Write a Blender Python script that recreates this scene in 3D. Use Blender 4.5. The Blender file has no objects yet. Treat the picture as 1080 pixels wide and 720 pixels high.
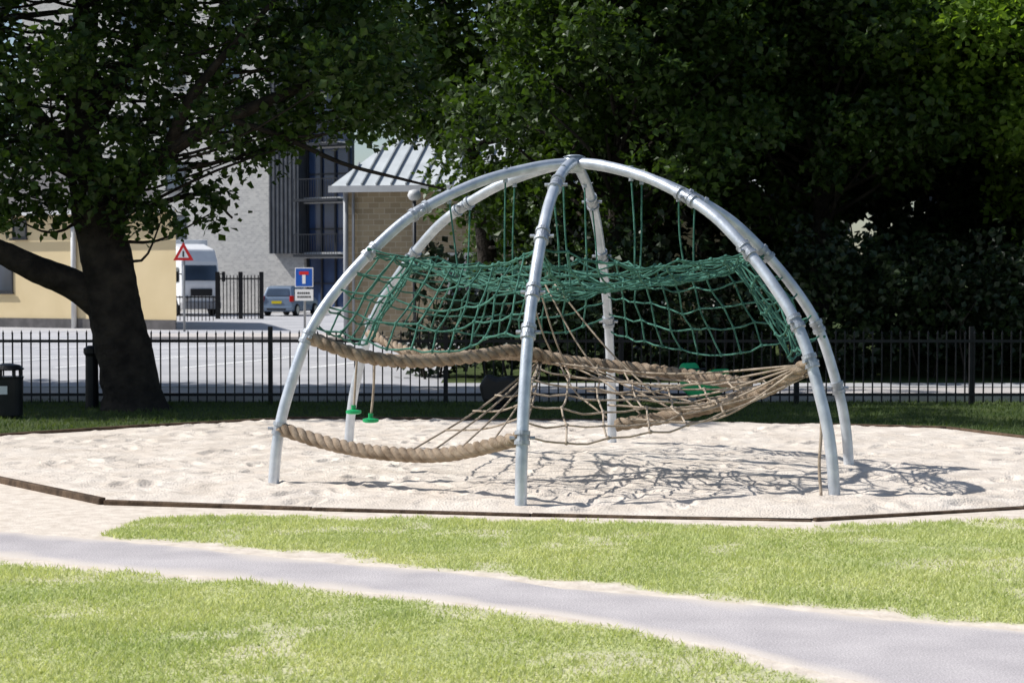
import bpy, math, random
import numpy as np
from mathutils import Vector, Matrix
random.seed(7); rng=np.random.default_rng(7)
sc=bpy.context.scene
FPX=1800.0; CH=1.7; TH=math.atan(63/1800.0)
def P(px,py,y):
    a=(px-540)/FPX; b=(360-py)/FPX
    d=(a, math.cos(TH)+b*math.sin(TH), -math.sin(TH)+b*math.cos(TH))
    t=y/d[1]
    return np.array([d[0]*t, y, CH+d[2]*t])
# ------------------------------------------------------------ materials
def mat(name, col, rough=0.7, metal=0.0, col2=None, nscale=5.0, detail=6, bump=0.0, bscale=30.0, coord='Object', lo=0.35, hi=0.65, bdist=0.02, spec=0.3):
    m=bpy.data.materials.new(name); m.use_nodes=True
    nt=m.node_tree; b=nt.nodes['Principled BSDF']
    b.inputs['Base Color'].default_value=(*col,1); b.inputs['Roughness'].default_value=rough
    b.inputs['Metallic'].default_value=metal; b.inputs['Specular IOR Level'].default_value=spec
    tc=nt.nodes.new('ShaderNodeTexCoord')
    if col2 is not None:
        n=nt.nodes.new('ShaderNodeTexNoise'); n.inputs['Scale'].default_value=nscale; n.inputs['Detail'].default_value=detail
        nt.links.new(tc.outputs[coord],n.inputs['Vector'])
        r=nt.nodes.new('ShaderNodeValToRGB'); r.color_ramp.elements[0].position=lo; r.color_ramp.elements[1].position=hi
        r.color_ramp.elements[0].color=(*col,1); r.color_ramp.elements[1].color=(*col2,1)
        nt.links.new(n.outputs['Fac'],r.inputs['Fac']); nt.links.new(r.outputs['Color'],b.inputs['Base Color'])
    if bump>0:
        n2=nt.nodes.new('ShaderNodeTexNoise'); n2.inputs['Scale'].default_value=bscale; n2.inputs['Detail'].default_value=8
        nt.links.new(tc.outputs[coord],n2.inputs['Vector'])
        bp=nt.nodes.new('ShaderNodeBump'); bp.inputs['Strength'].default_value=bump; bp.inputs['Distance'].default_value=bdist
        nt.links.new(n2.outputs['Fac'],bp.inputs['Height']); nt.links.new(bp.outputs['Normal'],b.inputs['Normal'])
    return m
def leafmat(name, dark, light, trans=0.35, rough=0.45, tint=(1.9,1.9,0.7)):
    m=bpy.data.materials.new(name); m.use_nodes=True; nt=m.node_tree
    b=nt.nodes['Principled BSDF']; out=nt.nodes['Material Output']
    g=nt.nodes.new('ShaderNodeNewGeometry'); tc=nt.nodes.new('ShaderNodeTexCoord')
    n=nt.nodes.new('ShaderNodeTexNoise'); n.inputs['Scale'].default_value=0.9; n.inputs['Detail'].default_value=3
    nt.links.new(tc.outputs['Object'],n.inputs['Vector'])
    ma=nt.nodes.new('ShaderNodeMath'); ma.operation='MULTIPLY_ADD'; ma.inputs[1].default_value=0.55
    nt.links.new(g.outputs['Random Per Island'],ma.inputs[0])
    mb=nt.nodes.new('ShaderNodeMath'); mb.operation='MULTIPLY_ADD'; mb.inputs[1].default_value=1.4; mb.inputs[2].default_value=-0.5
    nt.links.new(n.outputs['Fac'],mb.inputs[0]); nt.links.new(mb.outputs[0],ma.inputs[2])
    r=nt.nodes.new('ShaderNodeValToRGB')
    r.color_ramp.elements[0].color=(*dark,1); r.color_ramp.elements[1].color=(*light,1)
    nt.links.new(ma.outputs[0],r.inputs['Fac']); nt.links.new(r.outputs['Color'],b.inputs['Base Color'])
    b.inputs['Roughness'].default_value=rough; b.inputs['Specular IOR Level'].default_value=0.35
    if trans>0:
        t=nt.nodes.new('ShaderNodeBsdfTranslucent')
        h=nt.nodes.new('ShaderNodeMixRGB'); h.blend_type='MULTIPLY'; h.inputs['Fac'].default_value=1; h.inputs['Color2'].default_value=(*tint,1)
        nt.links.new(r.outputs['Color'],h.inputs['Color1']); nt.links.new(h.outputs['Color'],t.inputs['Color'])
        mx=nt.nodes.new('ShaderNodeMixShader'); mx.inputs['Fac'].default_value=trans
        nt.links.new(b.outputs[0],mx.inputs[1]); nt.links.new(t.outputs[0],mx.inputs[2]); nt.links.new(mx.outputs[0],out.inputs['Surface'])
    return m
# ------------------------------------------------------------ mesh helpers
def link(ob,parent=None):
    sc.collection.objects.link(ob)
    if parent is not None: ob.parent=parent
    return ob
def empty(name,loc=(0,0,0),rot=0.0):
    e=bpy.data.objects.new(name,None); e.location=loc; e.rotation_euler=(0,0,rot); e.empty_display_size=0.2
    return link(e)
def fastmesh(name,V,F,mats,parent=None,smooth=False,attr=None):
    V=np.asarray(V,dtype=np.float32); F=np.asarray(F,dtype=np.int32); k=F.shape[1]
    me=bpy.data.meshes.new(name); me.vertices.add(len(V)); me.vertices.foreach_set('co',V.ravel())
    me.loops.add(F.size); me.loops.foreach_set('vertex_index',F.ravel())
    me.polygons.add(len(F)); me.polygons.foreach_set('loop_start',np.arange(0,F.size,k,dtype=np.int32))
    me.update(calc_edges=True)
    me.polygons.foreach_set('use_smooth',np.full(len(F),smooth,dtype=bool))
    if attr:
        for an,av in attr.items():
            A=me.attributes.new(an,'FLOAT','POINT'); A.data.foreach_set('value',np.asarray(av,dtype=np.float32))
    me.update()
    for m in (mats if isinstance(mats,list) else [mats]): me.materials.append(m)
    return link(bpy.data.objects.new(name,me),parent)
class MB:
    def __init__(s): s.v=[];s.f=[];s.n=0
    def add(s,V,F):
        s.v.append(np.asarray(V,float)); s.f.extend([tuple(int(i)+s.n for i in f) for f in F]); s.n+=len(V)
    def box(s,x0,x1,y0,y1,z0,z1):
        V=[(x0,y0,z0),(x1,y0,z0),(x1,y1,z0),(x0,y1,z0),(x0,y0,z1),(x1,y0,z1),(x1,y1,z1),(x0,y1,z1)]
        s.add(V,[(0,3,2,1),(4,5,6,7),(0,1,5,4),(1,2,6,5),(2,3,7,6),(3,0,4,7)])
    def obj(s,name,m,parent=None,smooth=False,bevel=0.0):
        me=bpy.data.meshes.new(name); me.from_pydata(np.concatenate(s.v).tolist(),[],s.f); me.materials.append(m)
        if smooth:
            me.polygons.foreach_set('use_smooth',np.full(len(me.polygons),True))
        ob=link(bpy.data.objects.new(name,me),parent)
        if bevel>0:
            b=ob.modifiers.new('bevel','BEVEL'); b.width=bevel; b.segments=2; b.limit_method='ANGLE'
        return ob
def box(name,x0,x1,y0,y1,z0,z1,m,parent=None,bevel=0.0):
    b=MB(); b.box(x0,x1,y0,y1,z0,z1); return b.obj(name,m,parent,bevel=bevel)
def plan(name,pts,z0,z1,m,parent=None):
    n_=len(pts); V=[(x,y,z0) for x,y in pts]+[(x,y,z1) for x,y in pts]
    F=[tuple(range(n_))[::-1],tuple(range(n_,2*n_))]+[(i,(i+1)%n_,(i+1)%n_+n_,i+n_) for i in range(n_)]
    b=MB(); b.add(V,F); return b.obj(name,m,parent)
def smooth_path(pts,n=8):
    pts=[np.asarray(p,float) for p in pts]
    if len(pts)<3:
        return np.array([pts[0]+(pts[1]-pts[0])*i/(n) for i in range(n+1)])
    Q=[2*pts[0]-pts[1]]+pts+[2*pts[-1]-pts[-2]]; out=[]
    for i in range(1,len(Q)-2):
        a,b,c,d=Q[i-1:i+3]
        for j in range(n):
            t=j/n
            out.append(.5*((2*b)+(c-a)*t+(2*a-5*b+4*c-d)*t*t+(3*b-a-3*c+d)*t**3))
    out.append(Q[-2]); return np.array(out)
def frames(C):
    T=np.gradient(C,axis=0); T/=np.linalg.norm(T,axis=1)[:,None]+1e-9
    up=np.array([0,0,1.0]) if abs(T[0][2])<.9 else np.array([1.0,0,0])
    N=np.zeros_like(C); n=np.cross(T[0],up); n/=np.linalg.norm(n)
    for i in range(len(C)):
        n=n-T[i]*np.dot(n,T[i]); n/=np.linalg.norm(n)+1e-9; N[i]=n
    return T,N,np.cross(T,N)
def tube(mb,C,r,seg=8,caps=True,wob=0.0):
    C=np.asarray(C,float); T,N,B=frames(C); r=np.broadcast_to(np.asarray(r,float),(len(C),))
    a=np.arange(seg)*2*math.pi/seg
    V=C[:,None,:]+r[:,None,None]*(np.cos(a)[None,:,None]*N[:,None,:]+np.sin(a)[None,:,None]*B[:,None,:])
    if wob>0:
        w=1+wob*np.sin(a*3+1.0)[None,:,None]*1.0+wob*rng.normal(size=(len(C),seg,1))*.3
        V=C[:,None,:]+(V-C[:,None,:])*w
    V=V.reshape(-1,3); F=[]
    for i in range(len(C)-1):
        for j in range(seg):
            k=(j+1)%seg; F.append((i*seg+j,i*seg+k,(i+1)*seg+k,(i+1)*seg+j))
    if caps:
        F.append(tuple(range(seg))[::-1]); F.append(tuple((len(C)-1)*seg+j for j in range(seg)))
    mb.add(V,F)
def cyl(mb,p0,p1,r,seg=16,r2=None):
    tube(mb,[p0,p1],[r,r if r2 is None else r2],seg)
def resample(C,step):
    d=np.r_[0,np.cumsum(np.linalg.norm(np.diff(C,axis=0),axis=1))]; n=max(2,int(d[-1]/step)+1)
    t=np.linspace(0,d[-1],n); return np.stack([np.interp(t,d,C[:,k]) for k in range(3)],1)
def twisted(mb,pts,R=.05,strands=3,pitch=.26,step=.02):
    C=resample(smooth_path(pts,10),step); T,N,B=frames(C)
    s=np.arange(len(C))*step*2*math.pi/pitch
    for k in range(strands):
        a=s+k*2*math.pi/strands
        D=C+R*.5*(np.cos(a)[:,None]*N+np.sin(a)[:,None]*B)
        tube(mb,D,R*.56,7)
def vnoise(x,y,scale,seed):
    r=np.random.default_rng(seed); G=r.random((257,257)); x=np.asarray(x)/scale+1000.3; y=np.asarray(y)/scale+1000.7
    xi=np.floor(x).astype(int); yi=np.floor(y).astype(int); fx=x-xi; fy=y-yi
    fx=fx*fx*(3-2*fx); fy=fy*fy*(3-2*fy); a=xi%256; b=yi%256
    return (G[a,b]*(1-fx)+G[a+1,b]*fx)*(1-fy)+(G[a,b+1]*(1-fx)+G[a+1,b+1]*fx)*fy
# ------------------------------------------------------------ light
SD=Vector((-1.0,0.08,1.05)).normalized()
elev=math.asin(SD.z); az=math.atan2(SD.x,SD.y)
w=bpy.data.worlds.new("World"); sc.world=w; w.use_nodes=True
bg=w.node_tree.nodes['Background']; sky=w.node_tree.nodes.new('ShaderNodeTexSky'); sky.sky_type='NISHITA'; sky.sun_disc=False
sky.sun_elevation=elev; sky.sun_rotation=az%(2*math.pi)
w.node_tree.links.new(sky.outputs[0],bg.inputs[0]); bg.inputs[1].default_value=0.105
sl=bpy.data.lights.new('sun','SUN'); sl.energy=5.0; sl.angle=math.radians(.5); sl.color=(1,.98,.94)
so=bpy.data.objects.new('sun',sl); so.rotation_euler=SD.to_track_quat('Z','Y').to_euler(); so.location=(-20,5,20); link(so)
sc.view_settings.view_transform='Standard'; sc.view_settings.look='None'; sc.view_settings.exposure=0
cd=bpy.data.cameras.new('camera'); cam=bpy.data.objects.new('camera',cd); link(cam)
cam.location=(0,0,CH); cam.rotation_euler=(math.pi/2-TH,0,0); cd.lens=60; cd.sensor_width=36; cd.clip_end=1500; cd.clip_start=.1
cd.dof.use_dof=True; cd.dof.focus_distance=13.5; cd.dof.aperture_fstop=5.6
sc.camera=cam
# ------------------------------------------------------------ ground
def groundmat(name,use_attr):
    m=bpy.data.materials.new(name); m.use_nodes=True; nt=m.node_tree; b=nt.nodes['Principled BSDF']; b.inputs['Roughness'].default_value=.95; b.inputs['Specular IOR Level'].default_value=.1
    tc=nt.nodes.new('ShaderNodeTexCoord')
    def noise(s,d=6):
        n=nt.nodes.new('ShaderNodeTexNoise'); n.inputs['Scale'].default_value=s; n.inputs['Detail'].default_value=d; nt.links.new(tc.outputs['Object'],n.inputs['Vector']); return n
    def ramp(n,c0,c1,lo=.35,hi=.65):
        r=nt.nodes.new('ShaderNodeValToRGB'); r.color_ramp.elements[0].position=lo; r.color_ramp.elements[1].position=hi
        r.color_ramp.elements[0].color=(*c0,1); r.color_ramp.elements[1].color=(*c1,1); nt.links.new(n.outputs['Fac'],r.inputs['Fac']); return r
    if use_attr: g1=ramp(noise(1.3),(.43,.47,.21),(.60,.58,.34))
    else: g1=ramp(noise(1.3),(.05,.075,.025),(.09,.11,.045))  # grass colour darkened to imitate tree shade behind the sand
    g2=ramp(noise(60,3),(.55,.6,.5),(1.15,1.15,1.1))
    mx=nt.nodes.new('ShaderNodeMixRGB'); mx.blend_type='MULTIPLY'; mx.inputs[0].default_value=1
    nt.links.new(g1.outputs[0],mx.inputs[1]); nt.links.new(g2.outputs[0],mx.inputs[2]); last=mx
    if use_attr:
        s1=ramp(noise(9,8),(.60,.515,.43),(.80,.71,.61),.3,.7)
        at=nt.nodes.new('ShaderNodeAttribute'); at.attribute_name='soil'
        m2=nt.nodes.new('ShaderNodeMixRGB'); nt.links.new(at.outputs['Fac'],m2.inputs[0]); nt.links.new(mx.outputs[0],m2.inputs[1]); nt.links.new(s1.outputs[0],m2.inputs[2]); last=m2
    nt.links.new(last.outputs[0],b.inputs['Base Color'])
    bp=nt.nodes.new('ShaderNodeBump'); bp.inputs['Strength'].default_value=.4; bp.inputs['Distance'].default_value=.015
    nt.links.new(noise(45,6).outputs['Fac'],bp.inputs['Height']); nt.links.new(bp.outputs[0],b.inputs['Normal'])
    return m
fastmesh('ground',[(-400,-60,0),(400,-60,0),(400,900,0),(-400,900,0)],[(0,1,2,3)],groundmat('grass_ground_shade',False))
UX=[-9,-6,-3.49,-.79,.81,2.47,5,9]; UZ=[14.6,13.0,11.63,10.17,9.13,8.25,7.0,5.2]
LX=[-9,-6,-3.13,-.72,.51,1.34,2.5,5]; LZ=[13.3,11.9,10.44,9.24,8.43,7.32,5.9,3]
TX=[-2.8,-2.6,-.27,2.0,3.66,5,9]; TZ=[11.3,12.35,12.15,11.72,12.25,13.3,16]
def soilw(X,Y):
    zu=np.interp(X,UX,UZ); zl=np.interp(X,LX,LZ); zt=np.interp(X,TX,TZ,left=0)
    e=(vnoise(X,Y,.35,1)-.5)*.30+(vnoise(X,Y,.09,2)-.5)*.16
    mid=np.minimum(Y-(zu+.14),zt-Y)+e       # >0 grass
    mid=np.where(X<-2.75,-1+0*X,mid)
    low=(zl-.08-Y)+e*.7
    g=np.maximum(mid,low)
    g=np.where((X>6.5)&(Y>zu+.3),1,g)
    wgt=1-np.clip(g/.14+.3,0,1)
    bald=np.clip((vnoise(X,Y,.5,5)*.6+vnoise(X,Y,.15,6)*.4-.62)*3,0,.36)
    return np.maximum(wgt,bald)
nx,ny=480,400
xs=np.linspace(-8.5,7.5,nx); ys=np.linspace(3,15.6,ny); X,Y=np.meshgrid(xs,ys)
Z=.004+0*X
idx=np.arange(nx*ny).reshape(ny,nx); F=np.stack([idx[:-1,:-1],idx[:-1,1:],idx[1:,1:],idx[1:,:-1]],-1).reshape(-1,4)
fastmesh('lawn',np.stack([X,Y,Z],-1).reshape(-1,3),F,groundmat('lawn_mat',True),smooth=True,attr={'soil':soilw(X,Y).ravel()})
# path
xs=np.arange(-8.5,5.2,.03); nv=14
zu=np.interp(xs,UX,UZ); zl=np.interp(xs,LX,LZ)
k=np.ones(25)/25; zu=np.convolve(np.pad(zu,12,'edge'),k,'valid'); zl=np.convolve(np.pad(zl,12,'edge'),k,'valid')
zu=zu+(vnoise(xs,xs*0,.4,11)-.5)*.16+(vnoise(xs,xs*0,.1,12)-.5)*.06; zl=zl+(vnoise(xs,xs*0,.4,13)-.5)*.12+(vnoise(xs,xs*0,.1,14)-.5)*.05
t=np.linspace(0,1,nv)[:,None]; Yp=zl[None]*(1-t)+zu[None]*t; Xp=np.broadcast_to(xs,Yp.shape)
Zp=np.full(Yp.shape,.009); Zp[0]=.002; Zp[-1]=.002
edge=np.minimum(t,1-t)*(zu-zl)[None]
idx=np.arange(nv*len(xs)).reshape(nv,-1); F=np.stack([idx[:-1,:-1],idx[:-1,1:],idx[1:,1:],idx[1:,:-1]],-1).reshape(-1,4)
pm=bpy.data.materials.new('path_asphalt'); pm.use_nodes=True; nt=pm.node_tree; b=nt.nodes['Principled BSDF']; b.inputs['Roughness'].default_value=.9; b.inputs['Specular IOR Level'].default_value=.15
tc=nt.nodes.new('ShaderNodeTexCoord'); n=nt.nodes.new('ShaderNodeTexNoise'); n.inputs['Scale'].default_value=2.2; n.inputs['Detail'].default_value=10; nt.links.new(tc.outputs['Object'],n.inputs[0])
r=nt.nodes.new('ShaderNodeValToRGB'); r.color_ramp.elements[0].position=.3; r.color_ramp.elements[1].position=.7; r.color_ramp.elements[0].color=(.46,.425,.43,1); r.color_ramp.elements[1].color=(.60,.555,.55,1); nt.links.new(n.outputs['Fac'],r.inputs[0])
n3=nt.nodes.new('ShaderNodeTexNoise'); n3.inputs['Scale'].default_value=110; nt.links.new(tc.outputs['Object'],n3.inputs[0])
r3=nt.nodes.new('ShaderNodeValToRGB'); r3.color_ramp.elements[0].position=.3;r3.color_ramp.elements[1].position=.7; r3.color_ramp.elements[0].color=(.66,.66,.66,1); r3.color_ramp.elements[1].color=(1.2,1.2,1.2,1); nt.links.new(n3.outputs['Fac'],r3.inputs[0])
mm=nt.nodes.new('ShaderNodeMixRGB'); mm.blend_type='MULTIPLY'; mm.inputs[0].default_value=1; nt.links.new(r.outputs[0],mm.inputs[1]); nt.links.new(r3.outputs[0],mm.inputs[2])
at=nt.nodes.new('ShaderNodeAttribute'); at.attribute_name='dust'; m2=nt.nodes.new('ShaderNodeMixRGB'); nt.links.new(at.outputs['Fac'],m2.inputs[0]); nt.links.new(mm.outputs[0],m2.inputs[1]); m2.inputs[2].default_value=(.70,.62,.54,1)
nt.links.new(m2.outputs[0],b.inputs['Base Color'])
bp=nt.nodes.new('ShaderNodeBump'); bp.inputs['Strength'].default_value=.4; bp.inputs['Distance'].default_value=.004; nt.links.new(n3.outputs['Fac'],bp.inputs['Height']); nt.links.new(bp.outputs[0],b.inputs['Normal'])
dust=np.clip(1.15-edge/(.03+.26*vnoise(Xp,Yp,.3,17)),0,1)*.9
fastmesh('path',np.stack([Xp,Yp,Zp],-1).reshape(-1,3),F,pm,smooth=True,attr={'dust':dust.ravel()})
# sand pit
poly=np.array([(-3.1,12.97),(0.14,12.32),(2.13,12.07),(3.83,12.75),(5.7,14.6),(6.0,17.2),(4.95,19.4),(1.8,20.5),(-2.76,20.7),(-5.56,18.5),(-6.3,16.2),(-4.6,14.75)])
cen=np.array([.2,16.2])
def polyray(a):
    d=np.array([math.cos(a),math.sin(a)]); best=1e9
    for i in range(len(poly)):
        p=poly[i]-cen; e=poly[(i+1)%len(poly)]-poly[i]
        den=d[0]*e[1]-d[1]*e[0]
        if abs(den)<1e-9: continue
        tt=(p[0]*e[1]-p[1]*e[0])/den; u=(p[0]*d[1]-p[1]*d[0])/den
        if tt>0 and -1e-6<=u<=1+1e-6: best=min(best,tt)
    return best
na,nr=1000,240
ang=np.arange(na)*2*math.pi/na; R=np.array([polyray(a) for a in ang])
rr=np.linspace(0.002,1,nr)[:,None]; X=cen[0]+rr*R*np.cos(ang); Y=cen[1]+rr*R*np.sin(ang)
fade=np.clip((1-rr)*R/.25,0,1)
hn=.03*(vnoise(X,Y,.9,21)-.4)+.010*(vnoise(X,Y,.33,22)-.5)+.016*(vnoise(X,Y,.14,23)-.5)+.014*(vnoise(X,Y,.07,27)-.5)
# footprints: elongated pits with small rims
fp=np.random.default_rng(99); pits=np.zeros_like(X)
for _ in range(520):
    fx,fy=fp.uniform(-6,6),fp.uniform(12.3,20.6); th=fp.uniform(0,math.pi); la,lb=fp.uniform(.10,.16),fp.uniform(.045,.07); dpt=fp.uniform(.012,.03)
    m_=(np.abs(X-fx)<.4)&(np.abs(Y-fy)<.4)
    if not m_.any(): continue
    dx_=X[m_]-fx; dy_=Y[m_]-fy; u=(dx_*math.cos(th)+dy_*math.sin(th))/la; v=(-dx_*math.sin(th)+dy_*math.cos(th))/lb; q=u*u+v*v
    pits[m_]+= -dpt*np.exp(-q*q*.8)+dpt*.35*np.exp(-(np.sqrt(q)-1.5)**2*6)
Z=.022+fade*(hn+pits+.022)
Z=np.maximum(Z,.014)
idx=np.arange(na*nr).reshape(nr,na); nxt=np.roll(idx,-1,axis=1)
F=np.stack([idx[:-1],idx[1:],nxt[1:],nxt[:-1]],-1).reshape(-1,4)
sand=mat('sand_mat',(.63,.545,.46),1.0,0,(.80,.715,.625),2.6,12,.8,55,lo=.3,hi=.7,bdist=.018,spec=.05)
fastmesh('sand_pit',np.stack([X,Y,Z],-1).reshape(-1,3),F,sand,smooth=True)
wood=mat('old_timber',(.05,.032,.02),.9,0,(.15,.10,.065),9,8,.6,60)
mb=MB()
for i in range(len(poly)):
    a=poly[i]; b=poly[(i+1)%len(poly)]; L=np.linalg.norm(b-a); e=(b-a)/L; n=np.array([e[1],-e[0]])
    nb=max(1,int(L/1.6))
    for j in range(nb):
        s0=a+e*(L*j/nb+.004)+n*random.uniform(-.012,.012); s1=a+e*(L*(j+1)/nb-.004)+n*random.uniform(-.012,.012); hh=.056+random.uniform(-.018,.008); h2=hh+random.uniform(-.016,.012)
        if a[1]<12.9 or b[1]<12.5: hh-=.012; h2-=.012
        V=[(q[0],q[1],-.05) for q in (s0,s1,s1+n*.055,s0+n*.055)]+[(q[0],q[1],zz) for q,zz in ((s0,hh),(s1,h2),(s1+n*.055,h2),(s0+n*.055,hh))]
        mb.add(V,[(0,3,2,1),(4,5,6,7),(0,1,5,4),(1,2,6,5),(2,3,7,6),(3,0,4,7)])
mb.obj('timber_edging',wood,bevel=.008)
def inpoly(X,Y):
    ins=np.zeros(X.shape,bool); n=len(poly); pp=cen+(poly-cen)*1.02
    for i in range(n):
        x0,y0=pp[i]; x1,y1=pp[(i+1)%n]; c=((y0>Y)!=(y1>Y))&(X<(x1-x0)*(Y-y0)/((y1-y0)+1e-12)+x0); ins^=c
    return ins
def blades(name,N,x0,x1,y0,y1,h,wd,m,near=True):
    X=rng.uniform(x0,x1,N); Y=rng.uniform(y0,y1,N)
    keep=~inpoly(X,Y)
    if near:
        keep&=np.abs(X)<Y*.31+.4
        keep&=rng.random(N)>soilw(X,Y)**.6*1.03
    else: keep&=(Y>15.6)
    X=X[keep];Y=Y[keep];n=len(X); a=rng.uniform(0,6.283,n); H=h*rng.uniform(.5,1.25,n)*(.5+1.0*vnoise(X,Y,.25,31)); W=wd*rng.uniform(.6,1.2,n)
    lx=rng.normal(0,.6,n)*H; ly=rng.normal(0,.6,n)*H; z0=np.full(n,.004)
    V=np.stack([np.stack([X-W*np.cos(a),Y-W*np.sin(a),z0],-1),np.stack([X+W*np.cos(a),Y+W*np.sin(a),z0],-1),np.stack([X+lx,Y+ly,z0+H],-1)],1).reshape(-1,3)
    return fastmesh(name,V,np.arange(3*n).reshape(-1,3),m)
gm=leafmat('grass_blade',(.37,.45,.16),(.74,.73,.40),.3,.7,tint=(1.35,1.4,.8))
blades('grass',330000,-4.2,4.2,6.3,12.8,.023,.0045,gm)
gm2=leafmat('grass_blade_shade',(.05,.085,.025),(.11,.15,.05),.3,.7)  # shade painted into the blades: darker copy of the lit grass colours
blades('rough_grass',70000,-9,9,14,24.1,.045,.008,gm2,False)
# ------------------------------------------------------------ climbing dome
steel=mat('galvanised_steel',(.46,.50,.56),.38,.45,(.68,.72,.78),7,7,.12,50,spec=.5)
steel2=mat('steel_clamp',(.30,.32,.36),.45,.5,(.5,.53,.57),20,6,.2,60,spec=.5)
green=mat('green_rope',(.03,.115,.085),.85,0,(.10,.27,.205),12,5,.6,150)
brown=mat('brown_rope',(.24,.175,.12),.95,0,(.46,.36,.27),9,6,.8,120)
thin=mat('tan_rope',(.30,.24,.18),.95,0,(.52,.43,.34),9,6,.6,120)
dome=empty('climbing_dome',(0.53,15.1,0))
def D(o): 
    o.parent=dome; o.matrix_parent_inverse=Matrix.Translation((-0.53,-15.1,0)); return o
feet=np.array([(.063,12.59),(2.50,13.13),(3.04,15.3),(1.03,17.49),(-1.64,17.0),(-1.98,14.05)]); apex=np.array([.55,15.1])
pf=np.array([1,.985,.953,.88,.78,.64,.516,.326,.136,0]); ph=np.array([-.1,.36,.75,1.29,1.68,2.07,2.32,2.56,2.70,2.75])
prof=smooth_path([np.array([a,b,0]) for a,b in zip(pf,ph)],8)
def leg(i,h):
    f=np.interp(h,prof[:,1],prof[:,0]); xy=apex+(feet[i]-apex)*f; return np.array([xy[0],xy[1],h])
mb=MB(); cl=MB()
def collar(i,h,r=.06,gap=.035):
    for s in (-gap,gap):
        a=leg(i,h+s-.013*(1 if h<2.3 else .4)); b=leg(i,h+s+.013*(1 if h<2.3 else .4))
        c=(a+b)/2; d=b-a; d/=np.linalg.norm(d)+1e-9
        cyl(cl,c-d*.016,c+d*.016,r,18)
    c=leg(i,h); d=leg(i,min(h+.02,2.75))-leg(i,h-.02); d/=np.linalg.norm(d); cyl(cl,c-d*.04,c+d*.04,r*.86,16)
    s=np.cross(d,[0,0,1.]) if abs(d[2])<.95 else np.array([1.,0,0]); s/=np.linalg.norm(s)+1e-9
    for q in (-1,1): cyl(cl,c+s*q*r*.9,c+s*q*(r+.035),.014,8)
for i in range(6):
    C=np.array([[*(apex+(feet[i]-apex)*p[0]),p[1]] for p in prof]); tube(mb,C,.046,18)
hs={0:[.54,1.32,1.62,2.06,2.5],1:[1.08,1.38,1.95,2.40],2:[.75,1.3,1.95,2.43],3:[1.3,1.95,2.45],4:[1.3,1.95,2.4],5:[.49,1.24,1.95,2.3]}
for i,l in hs.items():
    for h in l: collar(i,h)
cyl(mb,(.55,15.1,2.66),(.55,15.1,2.80),.09,24); cyl(mb,(.55,15.1,2.80),(.55,15.1,2.815),.10,24,.05)
D(mb.obj('steel_arches',steel,smooth=False))
for p in bpy.data.meshes['steel_arches'].polygons: p.use_smooth=len(p.vertices)==4
D(cl.obj('clamps',steel2))
net=MB(); knots=MB()
def rope(m_,pts,r=.0085,n=6): tube(m_,smooth_path(pts,n) if len(pts)>2 else pts,r,5)
def gridnet(m_,G,r,jit=.012,knot=True,sg=.10):
    G=G+rng.normal(0,jit,G.shape)*np.array([1,1,1.0])
    for lines in (list(G),list(np.swapaxes(G,0,1))):
        for ln in lines:
            pts=[ln[0]]
            for p,q in zip(ln[:-1],ln[1:]):
                m=(p+q)/2; L=np.linalg.norm(q-p); m=m-np.array([0,0,L*random.uniform(.01,sg)])*np.linalg.norm((q-p)[:2])/(L+1e-9)
                pts+= [m,q]
            tube(m_,smooth_path(pts,2),r,5)
    if knot:
        for a in range(G.shape[0]):
            for b_ in range(G.shape[1]):
                p=G[a,b_]; tube(m_,[p-[0,0,r*1.9],p-[0,0,r],p+[0,0,r],p+[0,0,r*1.9]],[r*.8,r*2,r*2,r*.8],5)
hu,hl=1.94,1.33
U=[leg(i,hu) for i in range(6)]
cc=np.mean(U,axis=0)
def topsurf(p):
    q=p.copy(); r=np.linalg.norm((p-cc)[:2])/1.75
    q[2]=hu-.32*max(0,1-r**1.6)-.03+.03*math.sin(p[0]*3.1+p[1]*2)+.02*math.sin(p[0]*7-p[1]*5); return q
n=7
for s in (0,2,4):
    A,B_,C_=U[s],U[(s+1)%6],U[(s+2)%6]; G=np.zeros((n+1,n+1,3))
    for a in range(n+1):
        for b_ in range(n+1):
            u,v=a/n,b_/n
            p=(1-u)*(1-v)*cc+u*(1-v)*A+(1-u)*v*C_+u*v*B_
            w_=p.copy(); e=max(u,v)
            if e>.99:
                tt=min(u,v); pull=.12*4*tt*(1-tt); w_+= (cc-w_)*pull; w_[2]=hu-.11*4*tt*(1-tt)
            else: w_=topsurf(p)
            G[a,b_]=w_
    gridnet(net,G,.0085,.020)
for s in (5,1,2,3,4):
    nu,nv_=10,4; G=np.zeros((nv_+1,nu+1,3)); lo=hl-(.12 if s in (1,2) else 0)
    for a in range(nv_+1):
        v=a/nv_; h=hu*(1-v)+lo*v; pa=leg(s,h); pb=leg((s+1)%6,h)
        for b_ in range(nu+1):
            u=b_/nu; p=pa*(1-u)+pb*u; k=4*u*(1-u); p=p+(np.array([cc[0],cc[1],p[2]])-p)*(.12-.03*v)*k; p[2]-=k*(.11+.06*v)+.02*math.sin(u*9+s*2)*v
            G[a,b_]=p
    gridnet(net,G,.0085,.017)
for i in range(6):
    for fr in (.24,.43):
        xy=apex+(feet[i]-apex)*fr; h=np.interp(-fr,-prof[:,0],prof[:,1]) ; top=np.array([xy[0],xy[1],h-.04]); b_=topsurf(np.array([xy[0],xy[1],0]))+[rng.normal(0,.05),rng.normal(0,.05),0]
        rope(net,[top,(top+b_)/2+rng.normal(0,.008,3),b_],.008,5)
        c=np.array([xy[0],xy[1],h]); 
        cyl(knots,c-[0,0,.075],c+[0,0,.055],.02,8)
D(net.obj('green_net',green,smooth=True)); D(knots.obj('rope_hangers',steel2))
tk=MB()
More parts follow.
